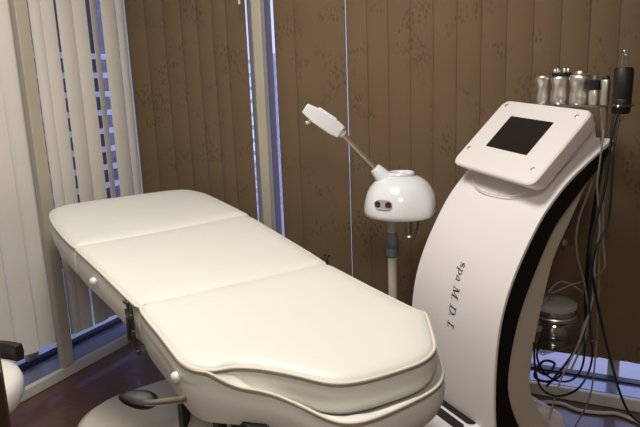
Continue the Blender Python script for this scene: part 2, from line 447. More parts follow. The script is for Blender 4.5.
# fix joint x to fold line
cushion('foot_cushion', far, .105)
mid = [(1.462,.490),(1.466,.468),(1.50,.464),(1.6,.461),(1.75,.458),(1.9,.452),(1.955,.450),(1.974,.456),(1.978,.48),(1.980,.7),(1.985,.9),(1.990,1.06),(1.988,1.084),(1.96,1.090),(1.85,1.084),(1.7,1.074),(1.55,1.064),(1.47,1.056),(1.445,1.050),(1.436,1.03),(1.440,.9),(1.452,.7)]
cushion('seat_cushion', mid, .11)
pad = [(1.458,.50),(1.460,.478),(1.44,.466),(1.38,.460),(1.30,.457),(1.22,.452),(1.16,.449),(1.125,.457),(1.104,.472),(1.088,.492),(1.082,.512),(1.072,.538),(1.045,.572),(1.005,.606),(.965,.634),(.925,.660),(.900,.690),(.884,.735),(.874,.80),(.869,.87),(.876,.915),(.893,.950),(.92,.978),(.965,1.014),(1.01,1.050),(1.032,1.064),(1.050,1.060),(1.10,1.054),(1.25,1.050),(1.36,1.050),(1.415,1.048),(1.430,1.036),(1.436,1.0),(1.445,.75)]
def sdist(t, v):
    inside = False; d = 9
    n = len(pad)
    for i in range(n):
        (x0, y0), (x1, y1) = pad[i], pad[(i+1) % n]
        if (y0 > v) != (y1 > v) and t < (x1-x0)*(v-y0)/(y1-y0)+x0: inside = not inside
        dx, dy = x1-x0, y1-y0; u = max(0, min(1, ((t-x0)*dx+(v-y0)*dy)/(dx*dx+dy*dy)))
        d = min(d, math.hypot(t-x0-u*dx, v-y0-u*dy))
    return -d if inside else d
def dip(t, v):
    t2 = t+.055*(v-.5)/.55
    w1 = 1-sstep(1.046, 1.094, t2); w2 = 1-sstep(.89, 1.06, t)
    return -.028*w1-.030*w2-.035*(1-sstep(-.015, .028, sdist(t, v)))*max(w1, w2, 1-sstep(-.04, -.01, sdist(t, v)))
near = [(1.458,.50),(1.460,.478),(1.44,.466),(1.38,.460),(1.30,.457),(1.22,.452),(1.16,.449),(1.12,.458),(1.093,.480),(1.065,.512),(1.033,.545),(.995,.588),(.955,.618),(.905,.640),(.868,.662),(.848,.70),(.842,.76),(.842,.84),(.848,.90),(.866,.945),(.90,.985),(.95,1.02),(1.0,1.045),(1.05,1.058),(1.10,1.054),(1.25,1.050),(1.36,1.050),(1.415,1.048),(1.430,1.036),(1.436,1.0),(1.445,.75)]
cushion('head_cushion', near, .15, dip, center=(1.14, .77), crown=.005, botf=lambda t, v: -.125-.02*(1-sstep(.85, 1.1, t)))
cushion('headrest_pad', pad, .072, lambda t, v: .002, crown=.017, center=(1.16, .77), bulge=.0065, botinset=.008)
# hinge brackets, one on each side of the fold
for v0, s_ in ((.455, -1), (1.068, 1)):
    h = MB()
    P_ = lambda t, v, hh: B(t, v0+s_*v, hh)
    for (t0, t1, h0, h1, d0, d1) in ((1.456, 1.470, -.108, .012, .004, .010), (1.480, 1.494, -.108, .006, .004, .010), (1.450, 1.500, -.070, -.052, .006, .014), (1.452, 1.498, -.025, -.010, .006, .014), (1.450, 1.480, -.122, -.108, -.005, .008)):
        vs = [P_(t, d, hh) for hh in (h0, h1) for t, d in ((t0, d0), (t1, d0), (t1, d1), (t0, d1))]
        h.add(vs, [(0,3,2,1),(4,5,6,7),(0,1,5,4),(1,2,6,5),(2,3,7,6),(3,0,4,7)])
    h.tube([P_(1.463, .012, .016), P_(1.475, .016, .020), P_(1.490, .012, .012)], .006, 8)
    h.tube([P_(1.475, .014, -.02), P_(1.468, .018, -.05), P_(1.480, .014, -.085), P_(1.470, .010, -.105)], .005, 8)
    h.build('hinge_bracket', M['dark_metal'], bed, bevel=.0012)
# white side knobs
for t, v, hh in ((1.777, .452, -.036), (1.173, .449, -.038)):
    c = B(t, v-.001, hh); k = MB().lathe([(.009, 0), (.0125, .004), (.0125, .012), (.009, .017), (.003, .019)], c, -WVv, 18)
    k.build('side_knob', M['plastic'], bed, smooth=True)
# under-frame
uf = MB()
def bbox(mb, t0, t1, v0, v1, h0, h1):
    vs = [B(t, v, hh) for hh in (h0, h1) for t, v in ((t0, v0), (t1, v0), (t1, v1), (t0, v1))]
    mb.add(vs, [(0,3,2,1),(4,5,6,7),(0,1,5,4),(1,2,6,5),(2,3,7,6),(3,0,4,7)]); return mb
for v0 in (.53, .95): bbox(uf, 1.0, 2.40, v0, v0+.04, -.155, -.108)
for t0 in (1.02, 1.46, 2.0, 2.36): bbox(uf, t0, t0+.035, .53, .99, -.160, -.112)
uf.build('frame', M['black'], bed, bevel=.003)
# support arms (black) between frame and lift column
cx, cy = B(1.38, .76).x, B(1.38, .76).y
def L(t, v, z): p = AXv*t+WVv*v; return Vector((p.x, p.y, z))
for t0_, v0 in ((1.54, .592), (1.30, .592), (1.54, .93), (1.30, .93)):
    a = MB(); w_ = .018
    a.prism([(t0_-w_, .10), (t0_+w_, .10), (t0_+w_, .49), (t0_-w_, .47)], v0-.012, v0+.012, lambda p, dd: L(p[0], dd, p[1]))
    a.build('support_arm', M['black'], bed, bevel=.002)
col = MB().prism([(1.15, .10), (1.62, .10), (1.56, .30), (1.50, .34), (1.24, .34), (1.18, .30)], .64, .88, lambda p, d: L(p[0], d, p[1]))
col.build('lift_column', M['white_metal'], bed, bevel=.025, bseg=4)
# base plate with raised hump
def oval(t0, t1, v0, v1, r, n=8):
    pts = []
    for cx_, cy_, a0 in ((t1-r, v1-r, 0), (t0+r, v1-r, 90), (t0+r, v0+r, 180), (t1-r, v0+r, 270)):
        for k in range(n+1):
            a_ = math.radians(a0+90*k/n); pts.append((cx_+r*math.cos(a_), cy_+r*math.sin(a_)))
    return pts
def stack(rings_, lf):
    mb = MB(); vs = []; n = len(rings_[0][0])
    for poly, z in rings_: vs += [lf(p[0], p[1], z) for p in poly]
    fs = []
    for i in range(len(rings_)-1):
        for k in range(n):
            l = (k+1) % n; fs.append((i*n+k, i*n+l, (i+1)*n+l, (i+1)*n+k))
    fs.append(tuple(range(n))[::-1]); fs.append(tuple((len(rings_)-1)*n+k for k in range(n)))
    return mb.add(vs, fs)
b0 = [(oval(.86, 2.11, .37, 1.12, .20), .012), (oval(.85, 2.12, .36, 1.13, .20), .03), (oval(.86, 2.11, .37, 1.12, .20), .070), (oval(.89, 2.08, .40, 1.09, .18), .092), (oval(1.0, 1.92, .48, 1.02, .15), .105), (oval(1.12, 1.70, .55, .96, .12), .14), (oval(1.17, 1.64, .585, .93, .10), .20), (oval(1.20, 1.62, .61, .91, .09), .25)]
stack(b0, L).build('base_plate', M['white_metal'], bed, smooth=True, angle=70)
for t, v in ((1.0, .52), (1.0, .98), (1.90, .52), (1.90, .98)):
    MB().lathe([(.025, 0), (.028, .004), (.022, .016)], L(t, v, 0), (0, 0, 1), 14).build('foot', M['black'], bed, smooth=True)
# side lever: steel bar with black paddle
lv = MB(); lv.tube([L(1.13, .475, .535), L(1.15, .447, .515), L(1.30, .425, .448), L(1.34, .422, .432)], [.009, .009, .008, .008], 10)
lv.build('lever_bar', M['steel'], bed, smooth=True)
pc = L(1.385, .418, .424)
e1 = cr.copy(); e1.z = -.18; e1.normalize(); e3 = Vector((.25, -.5, .8)).normalized(); e2 = e3.cross(e1).normalized(); e3 = e1.cross(e2)
pv = []; pf = []; K = 20
prof = [(.0, -.020), (.7, -.018), (.95, -.008), (1.0, .0), (.93, .006), (.7, .010), (.0, .011)]
for r_, z_ in prof[1:-1]:
    for k in range(K):
        a_ = 2*math.pi*k/K
        pv.append(pc+e1*(.050*r_*math.cos(a_))+e2*(.024*r_*math.sin(a_)*(1+.25*math.cos(a_)))+e3*z_)
for i in range(len(prof)-3):
    for k in range(K): pf.append((i*K+k, i*K+(k+1) % K, (i+1)*K+(k+1) % K, (i+1)*K+k))
pf.append(tuple(range(K))[::-1]); pf.append(tuple((len(prof)-3)*K+k for k in range(K)))
MB().add(pv, pf).build('lever_paddle', M['black'], bed, smooth=True, angle=60)

# ================================================================== SKIN-CARE MACHINE
MP = Vector((0, 1.9, 0)); MA = math.radians(52)
Mw = Vector((-math.sin(MA), math.cos(MA), 0)); Mg = Vector((-math.cos(MA), -math.sin(MA), 0))
def Q(w, g, z): return MP+Mw*w+Mg*g+Vector((0, 0, z))
mc = empty('beauty_machine', tuple(Q(.2, .2, 0)), 'white curved beauty machine with black side edge and tilted screen console', 'beauty machine')
outer0 = [(.0, .992), (.05, .965), (.109, .930), (.160, .897), (.206, .860), (.265, .800), (.318, .722), (.363, .640), (.394, .560), (.411, .480), (.419, .390), (.420, .300), (.415, .215), (.400, .120), (.380, .02)]
outer = [(p.x, p.y) for p in smooth_path([(a, b, 0) for a, b in outer0], 4)]
inner0 = [(.004, .968), (.032, .925), (.086, .884), (.141, .833), (.209, .766), (.264, .673), (.325, .543), (.355, .431), (.366, .343), (.358, .279), (.322, .190), (.26, .10), (.20, .02)]
inner = [(p.x, p.y) for p in smooth_path([(a, b, 0) for a, b in inner0], 4)]
def offs(pl, d):
    out = []
    for i, p in enumerate(pl):
        a = pl[max(i-1, 0)]; b = pl[min(i+1, len(pl)-1)]; tx, tz = b[0]-a[0], b[1]-a[1]; l = math.hypot(tx, tz)
        out.append((p[0]+tz/l*d, p[1]-tx/l*d))
    return out
def strip_prism(front, back, w0, w1, name, m, bevel=0):
    """solid between two polylines with equal counts, extruded along w"""
    n = len(front); mb = MB(); vs = []
    for w_ in (w0, w1):
        vs += [Q(w_, *p) for p in front]+[Q(w_, *p) for p in back]
    o = 2*n; fs = []
    for k in range(n-1):
        fs += [(k, k+1, n+k+1, n+k), (o+k+1, o+k, o+n+k, o+n+k+1), (k+1, k, o+k, o+k+1), (n+k, n+k+1, o+n+k+1, o+n+k)]
    fs += [(0, n, o+n, o), (n-1, o+n-1, o+2*n-1, 2*n-1)]
    return mb.add(vs, fs).build(name, m, mc, smooth=True, angle=45, bevel=bevel)
fp = strip_prism(outer, offs(outer, .010), 0, .40, 'front_panel', M['panel'], bevel=.002)
o2 = offs(outer, .0105)
n_ = min(len(o2), len(inner))
def resample(pl, n):
    ds = [0]
    for a, b in zip(pl, pl[1:]): ds.append(ds[-1]+math.dist(a, b))
    out = []
    for i in range(n):
        t = ds[-1]*i/(n-1); j = 0
        while j < len(ds)-2 and ds[j+1] < t: j += 1
        u = (t-ds[j])/(ds[j+1]-ds[j]); out.append((pl[j][0]+(pl[j+1][0]-pl[j][0])*u, pl[j][1]+(pl[j+1][1]-pl[j][1])*u))
    return out
for w0, w1 in ((.001, .030), (.370, .399)):
    strip_prism(resample(o2, 50), resample(inner, 50), w0, w1, 'side_panel', M['blackp'], bevel=.0015)
# inner body
backc = [(p.x, p.y) for p in smooth_path([(.03, .915, 0), (.075, .84, 0), (.112, .775, 0), (.142, .725, 0), (.180, .655, 0), (.210, .55, 0), (.235, .445, 0), (.250, .35, 0), (.250, .27, 0), (.215, .195, 0), (.16, .12, 0), (.12, .06, 0)], 4)]
strip_prism(resample(offs(outer, .012), 50)[:48], resample(backc, 48), .031, .369, 'body', M['body'], bevel=.002)
# base box with slots on top
bs = MB().prism([(.52, .0+.02), (.54, .06), (.53, .15), (.50, .178), (.36, .180), (.16, .17), (.07, .12), (.05, .05), (.05, .02)], .055, .345, lambda p, d: Q(d, p[0], p[1]))
base = bs.build('base', M['panel'], mc, bevel=.018, bseg=4)
for g0 in (.418, .464):
    sl_ = [(g0-.010, .085), (g0-.012, .31)]
    pts = []
    r_ = .0165
    for k in range(9): a_ = math.pi*k/8; pts.append((.095-r_*math.sin(a_)+.0, g0+r_*math.cos(a_)))
    for k in range(9): a_ = math.pi*k/8; pts.append((.305+r_*math.sin(a_), g0-r_*math.cos(a_)))
    MB().prism(pts, .1765, .1812, lambda p, d: Q(p[0], p[1], d)).build('vent_slot', M['black'], mc)
for w_, g_ in ((.09, .48), (.31, .48), (.09, .09), (.31, .09)):
    c = MB().tube([Q(w_-.010, g_, .022), Q(w_+.010, g_, .022)], .022, 16); c.build('caster', M['black'], mc, smooth=True)
# body screws on inner side
for g_, z_ in ((.128, .700), (.215, .455)):
    MB().lathe([(.010, 0), (.009, .004), (.004, .005)], Q(.031, g_+.01, z_), -Mw, 14).build('screw', M['steel'], mc, smooth=True)

# lettering "spa M. D. I." on the front panel, reading downwards
def front_at(z):
    for a, b in zip(outer, outer[1:]):
        if b[1] <= z <= a[1]:
            u = (a[1]-z)/(a[1]-b[1]); g_ = a[0]+(b[0]-a[0])*u; tx, tz = b[0]-a[0], b[1]-a[1]; l = math.hypot(tx, tz)
            return g_, (-tz/l, tx/l)
txt = MB()
def put(poly, s0, x0, sc, slant=.22):
    """poly points: (x along text, y up letter).  text runs down z, letter tops point to -w"""
    f = []; b = []
    for x, y in poly:
        x2 = x+y*slant
        z = s0-(x0+x2*sc)*.985
        wbase = .210+(.634-z)*.0
        w_ = wbase-y*sc
        g_, nn = front_at(z)
        f.append(Q(w_, g_+nn[0]*.0010, z+nn[1]*.0010)); b.append(Q(w_, g_-nn[0]*.002, z-nn[1]*.002))
    n = len(poly)
    txt.add(f+b, [tuple(range(n))]+[(i, (i+1) % n, (i+1) % n+n, i+n) for i in range(n)])
def stroke(pts, ws, s0, x0, sc):
    n = len(pts)
    Ls = []; Rs = []
    for i, p in enumerate(pts):
        a = pts[max(i-1, 0)]; b = pts[min(i+1, n-1)]; tx, ty = b[0]-a[0], b[1]-a[1]; l = math.hypot(tx, ty) or 1
        w_ = (ws[i] if isinstance(ws, list) else ws)/2
        Ls.append((p[0]-ty/l*w_, p[1]+tx/l*w_)); Rs.append((p[0]+ty/l*w_, p[1]-tx/l*w_))
    for i in range(n-1): put([Ls[i], Ls[i+1], Rs[i+1], Rs[i]], s0, x0, sc)
def arc(cx_, cy_, rx, ry, a0, a1, n=12): return [(cx_+rx*math.cos(math.radians(a0+(a1-a0)*k/n)), cy_+ry*math.sin(math.radians(a0+(a1-a0)*k/n))) for k in range(n+1)]
def glyph(ch, s0, x0, sc):
    st = lambda p, w_: stroke(p, w_, s0, x0, sc)
    if ch == 's':
        st(arc(.24, .36, .15, .12, 30, 180, 7)+arc(.24, .36, .15, .12, 180, 270, 4)[1:]+arc(.24, .13, .16, .12, 90, -150, 10), [.05]*3+[.09]*4+[.13]*6+[.09]*4+[.05]*7); return .50
    if ch == 'p':
        st([(.12, .46), (.12, -.22)], .10); st([(.02, -.22), (.24, -.22)], .04); st([(.0, .45), (.14, .45)], .05)
        st(arc(.26, .24, .17, .21, 150, -150, 14), [.05]*4+[.09]*2+[.11]*4+[.08]*2+[.05]*3); return .56
    if ch == 'a':
        st(arc(.20, .36, .13, .11, 170, 20, 6), [.09, .07, .05, .05, .06, .08, .09]); st([(.33, .38), (.33, .06), (.40, .0)], .09); st(arc(.19, .13, .14, .12, 60, 330, 12), [.05]*4+[.09]*5+[.05]*4); return .52
    if ch == 'M':
        st([(.12, .0), (.12, .70)], .05); st([(.14, .72), (.40, .04)], .12); st([(.40, .04), (.66, .72)], .045); st([(.70, .0), (.70, .72)], .12)
        for x in (.12, .70): st([(x-.12, .015), (x+.12, .015)], .035)
        st([(.0, .70), (.20, .70)], .035); st([(.62, .70), (.82, .70)], .035); return .86
    if ch == 'D':
        st([(.14, .0), (.14, .72)], .12); st([(.0, .015), (.32, .015)], .035); st([(.0, .705), (.32, .705)], .035)
        st(arc(.28, .36, .34, .345, 90, -90, 14), [.035, .05, .07, .09, .11, .12, .13, .13, .13, .12, .11, .09, .07, .05, .035]); return .72
    if ch == 'I':
        st([(.18, .0), (.18, .72)], .12); st([(.04, .015), (.32, .015)], .035); st([(.04, .705), (.32, .705)], .035); return .36
    if ch == '.':
        put([(.07+.06*math.cos(k*math.pi/4), .06+.06*math.sin(k*math.pi/4)) for k in range(8)], s0, x0, sc); return .30
    return .30
x_ = 0; sc_ = .038
for ch in 'spa':
    x_ += glyph(ch, .638, x_, sc_)*sc_
x_ += .012; sc_ = .0405
for ch in 'M.D.I.':
    if ch == '.': x_ += glyph(ch, .638, x_, sc_)*sc_+.009
    else: x_ += glyph(ch, .638, x_, sc_)*sc_+.001
txt.build('lettering', M['ink'], fp)['label'] = 'dark serif lettering spa M.D.I. running down the panel'

# console slab
fd = Vector((0, .218, -.185)).normalized()      # (w,g,z) frame direction down the face
fn = Vector((0, .185, .218)).normalized()
def FQ(w, s, h): # s along the face from its top edge, h above the face
    p = Vector((w, .058, 1.087))+fd*s+fn*h; return Q(p.x, p.y+(.19-w)*.075, p.z+(w-.19)*.068)
FL = .292
con = empty_con = None
rr = oval(.0, FL, .012, .388, .028, 6)
def slab(rings_):
    mb = MB(); vs = []; n = len(rings_[0][0])
    for poly, h in rings_: vs += [FQ(p[1], p[0], h) for p in poly]
    fs = []
    for i in range(len(rings_)-1):
        for k in range(n): l = (k+1) % n; fs.append((i*n+k, i*n+l, (i+1)*n+l, (i+1)*n+k))
    fs.append(tuple(range(n))[::-1]); fs.append(tuple((len(rings_)-1)*n+k for k in range(n)))
    return mb.add(vs, fs)
console = slab([(oval(.03, FL-.035, .035, .365, .02, 6), -.052), (oval(.004, FL-.018, .016, .384, .026, 6), -.045), (oval(-.002, FL-.002, .011, .389, .028, 6), -.012), (oval(.0, FL, .012, .388, .028, 6), -.004), (oval(.004, FL-.004, .016, .384, .026, 6), .0)]).build('console', M['panel'], mc, smooth=True, angle=35)
# wedge below console
wd = MB().prism([(.02, 1.06), (.20, .915), (.17, .872), (.105, .925), (.0, .985)], .055, .345, lambda p, d: Q(d, p[0], p[1])).build('console_bracket', M['panel'], mc, bevel=.004)
def quad(w0, w1, s0, s1, h0, h1):
    return MB().prism([(w0, s0), (w1, s0), (w1, s1), (w0, s1)], h0, h1, lambda p, d: FQ(p[0], p[1], d))
MB().prism([(.299, .066), (.112, .066), (.112, .200), (.298, .200)], -.003, .0012, lambda p, d: FQ(p[0], p[1], d)).build('screen', M['screen'], console)
for w_, s_ in ((.360, .024), (.052, .030), (.052, .240), (.364, .222)):
    MB().lathe([(.0065, -.002), (.0065, .001), (.004, .0022)], FQ(w_, s_, 0), (FQ(0, 0, 1)-FQ(0, 0, 0)), 14).build('screw', M['chrome'], console, smooth=True)
# clear accessory shelf behind the console
sh = MB().box((0, 0, 0), (0, 0, 0)); sh = MB()
ZS = 1.086
sh.prism([(.034, -.060), (.42, -.060), (.42, .030), (.034, .030)], ZS-.006, ZS, lambda p, d: Q(p[0], p[1], d))
sh.build('accessory_shelf', M['acrylic'], mc, bevel=.001)
for w_ in (.03, .35):
    MB().prism([(-.045, .965), (-.015, .965), (-.015, ZS-.006), (-.045, ZS-.006)], w_-.004, w_+.004, lambda p, d: Q(d, p[0], p[1])).build('shelf_support', M['acrylic'], mc)
MB().tube([Q(.0, -.025, ZS-.003)+Vector((.031*math.cos(a_), .031*math.sin(a_), 0)) for a_ in [k*math.pi/12 for k in range(24)]], .0035, 8, closed=True).build('holder_ring', M['acrylic'], mc, smooth=True)
MB().prism([(-.05, .95), (.02, .965), (.02, .975), (-.05, .962)], .03, .36, lambda p, d: Q(d, p[0], p[1])).build('rear_cap', M['panel'], mc)
# jar shelf (clear bracket behind the body)
MB().prism([(.0, .24), (.19, .24), (.185, .02), (-.005, .02)], .385, .391, lambda p, d: Q(p[0], p[1], d)).build('jar_shelf', M['acrylic'], mc, bevel=.001)
MB().tube([Q(.088, .105, .455)+Vector((.070*math.cos(a_), .070*math.sin(a_), 0)) for a_ in [k*math.pi/14 for k in range(28)]], .004, 8, closed=True).build('jar_ring', M['acrylic'], mc, smooth=True)
MB().tube([Q(.10, .175, .455), Q(.10, .24, .46)], .006, 8).build('ring_arm', M['acrylic'], mc, smooth=True)

# ---- handpieces on the shelf
def handpiece(w_, prof, label, top=None, name='metal_handpiece', m='chrome'):
    e = empty(name, tuple(Q(w_, -.015, ZS)), label, 'handpiece', 'handpieces on the clear shelf')
    MB().lathe(prof, Q(w_, -.015, ZS), (0, 0, 1), 24).build('handle', M[m], e, smooth=True)
    if top: top(e, Q(w_, -.015, ZS))
    return e
def top_ring(e, c):
    MB().lathe([(.025, .080), (.027, .083), (.025, .087), (.010, .0875)], c, (0, 0, 1), 20).build('cap', M['steel'], e, smooth=True)
def top_prongs(e, c):
    MB().lathe([(.028, .082), (.030, .086), (.028, .095), (.012, .096)], c, (0, 0, 1), 20).build('head', M['black'], e, smooth=True)
    for k in range(6):
        a_ = k*math.pi/3; p = c+Vector((.019*math.cos(a_), .019*math.sin(a_), .094))
        MB().lathe([(.005, 0), (.0055, .008), (.003, .013)], p, (0, 0, 1), 10).build('electrode', M['chrome'], e, smooth=True)
def top_disc(e, c):
    MB().lathe([(.028, .082), (.030, .086), (.016, .091), (.014, .097), (.004, .098)], c, (0, 0, 1), 20).build('cap', M['chrome'], e, smooth=True)
def top_black(e, c):
    MB().lathe([(.016, .042), (.017, .048), (.017, .066), (.012, .070)], c, (0, 0, 1), 16).build('collar', M['black'], e, smooth=True)
    MB().lathe([(.006, .072), (.005, .082)], c, (0, 0, 1), 12).build('tip', M['steel'], e, smooth=True)
handpiece(.279, [(.021, 0), (.023, .004), (.023, .024), (.019, .045), (.022, .062), (.028, .074), (.028, .081), (.022, .083)], 'waisted chrome handpiece with a plain cap, leftmost on the clear shelf', top_ring)
handpiece(.210, [(.026, 0), (.029, .004), (.029, .028), (.025, .048), (.028, .066), (.032, .078), (.029, .083)], 'chrome handpiece with black head and metal electrode tips', top_prongs)
handpiece(.138, [(.026, 0), (.028, .004), (.028, .026), (.025, .044), (.028, .062), (.032, .076), (.029, .083)], 'chrome handpiece with flat disc cap, right of the black-headed one', top_disc)
handpiece(.086, [(.014, 0), (.015, .003), (.015, .030), (.012, .044)], 'small chrome probe with black collar on the clear shelf', top_black)
def top_thin(e, c):
    MB().lathe([(.010, .070), (.010, .076), (.005, .082)], c, (0, 0, 1), 14).build('cap', M['black'], e, smooth=True)
    MB().lathe([(.010, -.006), (.009, -.04), (.008, -.075)], c, (0, 0, 1), 14).build('stem', M['steel'], e, smooth=True)
handpiece(.048, [(.012, -.0), (.013, .004), (.012, .035), (.014, .062), (.012, .070)], 'slim chrome probe hanging through the shelf beside the black wand', top_thin)
e = empty('black_handpiece', tuple(Q(.0, -.025, ZS-.03)), 'thick black handpiece with clear glass tip in the ring holder', 'handpiece', 'handpieces on the clear shelf')
c = Q(.0, -.025, 0)
MB().lathe([(.019, 1.060), (.023, 1.066), (.0245, 1.085), (.0245, 1.100), (.0235, 1.102), (.0245, 1.106), (.0255, 1.140), (.0255, 1.182), (.021, 1.188)], c, (0, 0, 1), 24).build('handle', M['black'], e, smooth=True)
MB().lathe([(.010, 1.185), (.011, 1.200), (.011, 1.232), (.008, 1.236)], c, (0, 0, 1), 16).build('glass_tip', M['acrylic'], e, smooth=True)
MB().lathe([(.004, 1.040), (.008, 1.044), (.008, 1.054), (.005, 1.062)], c, (0, 0, 1), 14).build('end_knob', M['acrylic'], e, smooth=True)

# ---- glass jar
e = empty('glass_jar', tuple(Q(.088, .105, .392)), 'clear glass jar with grey lid on the shelf behind the machine', 'jar')
jc = Q(.088, .105, .392)
MB().lathe([(.040, 0), (.050, .004), (.052, .016), (.046, .028), (.043, .036), (.054, .046), (.061, .056), (.062, .078), (.058, .086)], jc, (0, 0, 1), 32, capt=False).build('jar', M['jar'], e, smooth=True)
MB().lathe([(.034, .004), (.036, .012), (.034, .026), (.030, .034)], jc, (0, 0, 1), 24).build('inner_cup', M['jar'], e, smooth=True)
for zz in (.048, .066):
    MB().tube([jc+Vector((.0635*math.cos(a_), .0635*math.sin(a_), zz)) for a_ in [k*math.pi/16 for k in range(32)]], .0028, 6, closed=True).build('glass_band', M['chrome'] if zz > .06 else M['jar'], e, smooth=True)
MB().lathe([(.060, .086), (.065, .089), (.065, .100), (.060, .104), (.030, .106)], jc, (0, 0, 1), 32).build('lid', M['lid'], e, smooth=True)
MB().lathe([(.006, .104), (.006, .116), (.004, .118)], jc+Vector((-.01, .0, 0)), (0, 0, 1), 12).build('hose_port', M['grey'], e, smooth=True)

# ---- tubes and cables
def cable(name, pts, r, m, label, group=None, n=7):
    o = MB().tube(smooth_path(pts, n), r, 8).build(name, M[m], None, smooth=True)
    return tag(o, label, 'cable', group)
G_ = 'cables behind the machine'
cable('hose', [(-.037, 1.901, 1.078), (-.030, 1.910, 1.001), (-.048, 1.888, .873), (-.078, 1.849, .755), (-.077, 1.850, .661), (-.049, 1.886, .538), (-.039, 1.899, .406), (-.078, 1.849, .283)], .003, 'tube', 'grey hose leaving the slim probe and bowing towards the black edge', G_)
cable('hose', [(-.025, 1.868, 1.019), (-.031, 1.861, .935), (-.034, 1.856, .861), (-.021, 1.873, .736), (-.028, 1.864, .644), (-.028, 1.864, .517), (-.055, 1.830, .400), (-.101, 1.771, .283), (-.124, 1.741, .170)], .0028, 'tube', 'grey hose hanging straight and curling under the jar', G_)
cable('hose', [(-.019, 1.940, .985), (-.011, 1.950, .840), (-.019, 1.940, .691), (-.014, 1.945, .501), (-.011, 1.949, .336), (-.019, 1.940, .170), (-.06, 1.99, .02)], .0026, 'tube', 'thin grey hose hanging down to the floor behind the machine', G_)
cable('hose', [(-.017, 1.878, .817), (-.010, 1.885, .692), (-.002, 1.892, .615), (-.034, 1.921, .567), (-.094, 1.909, .541), (-.143, 1.880, .518)], .0026, 'tube', 'pale hose curving down into the jar lid', G_)
cable('hose', [(-.153, 1.885, .518), (-.133, 1.905, .543), (-.106, 1.936, .540), (-.055, 1.915, .516), (-.035, 1.900, .470), (-.050, 1.880, .425), (-.06, 1.87, .35)], .0026, 'tube', 'grey hose looping around the jar', G_)
cable('power_cable', [(.011, 1.866, 1.057), (.006, 1.850, 1.01), (.003, 1.842, .966), (.003, 1.839, .883), (.0, 1.835, .763), (-.028, 1.815, .680), (-.036, 1.820, .567), (-.032, 1.860, .455), (-.020, 1.875, .321), (-.048, 1.839, .244), (-.099, 1.773, .237), (-.143, 1.717, .276), (-.164, 1.700, .342), (-.171, 1.700, .428)], .0034, 'cable_b', 'black cable from the black handpiece with the lowest loop', G_)
cable('power_cable', [(.004, 1.880, 1.060), (-.004, 1.868, 1.01), (-.007, 1.862, .965), (-.015, 1.850, .848), (-.041, 1.825, .712), (-.036, 1.831, .625), (.005, 1.874, .423), (.036, 1.914, .300), (.069, 1.955, .178), (.112, 2.011, .080), (.20, 2.08, .006)], .0040, 'cable_b', 'black cable swinging right and down to the floor by the sill', G_)
cable('power_cable', [(-.037, 1.921, .842), (-.048, 1.908, .694), (-.051, 1.904, .539), (-.044, 1.902, .408), (-.044, 1.900, .296), (-.066, 1.870, .254), (-.103, 1.827, .257), (-.143, 1.780, .297), (-.167, 1.760, .358), (-.159, 1.765, .418)], .0032, 'cable_b', 'black cable making the upper loop below the jar', G_)
cable('power_cable', [(-.172, 1.74, .33), (-.14, 1.77, .300), (-.12, 1.80, .325), (-.15, 1.76, .345), (-.17, 1.745, .30), (-.13, 1.79, .27), (-.09, 1.84, .285)], .0038, 'cable_b', 'tangled short black cable just under the jar shelf', G_)
cable('power_cable', [(-.02, 1.93, .96), (-.035, 1.915, .80), (-.045, 1.905, .68), (-.045, 1.90, .56), (-.048, 1.885, .42), (-.08, 1.85, .33), (-.14, 1.79, .25)], .0036, 'cable_b', 'black cable hanging close to the inner body of the machine', G_)
cable('floor_cable', [(-.30, 2.04, .007), (-.245, 2.100, .007), (-.170, 2.144, .007), (-.113, 2.155, .007), (-.058, 2.132, .007), (.013, 2.140, .007), (.067, 2.155, .007), (.138, 2.122, .007), (.24, 2.06, .007)], .006, 'cable_w', 'white cable lying on the floor along the back sill')
cable('tube', [Q(.33, .222, .872), Q(.31, .240, .850), Q(.25, .252, .832), Q(.15, .252, .832), Q(.09, .240, .850), Q(.07, .222, .872)], .0017, 'cable_w', 'thin white tube drooping in a loop under the console')

# ================================================================== FACIAL STEAMER
SP = Vector((-.655, 1.940, -.004))
st = empty('facial_steamer', tuple(SP), 'white facial steamer on a stand between bed and machine', 'steamer')
Rv = cr.copy()      # horizontal direction across the steamer (to the right as seen from the room)
Fv = Vector((math.sin(YAW), math.cos(YAW), 0))
pp = SP-Rv*.022
MB().tube([pp+Vector((0, 0, .06)), pp+Vector((0, 0, .60))], .0165, 20).build('pole', M['post'], st, smooth=True)
MB().tube([pp+Vector((0, 0, .58)), pp+Vector((0, 0, .735))], .0155, 20).build('upper_pole', M['post'], st, smooth=True)
MB().lathe([(.019, .578), (.0225, .582), (.0225, .606), (.0195, .610), (.0215, .614), (.0215, .636), (.019, .640), (.0175, .662), (.015, .666)], pp, (0, 0, 1), 22).build('collar', M['grey'], st, smooth=True)
for k in range(5):
    a_ = k*2*math.pi/5+.5; d = Vector((math.cos(a_), math.sin(a_), 0))
    lg = MB().tube([pp+Vector((0, 0, .075)), pp+d*.07+Vector((0, 0, .068)), pp+d*.15+Vector((0, 0, .05))], [.014, .011, .008], 10).build('leg', M['post'], st, smooth=True)
    q = pp+d*.15; t_ = Vector((-d.y, d.x, 0))
    MB().tube([q-t_*.01+Vector((0, 0, .021)), q+t_*.01+Vector((0, 0, .021))], .021, 14).build('caster', M['black'], lg, smooth=True)
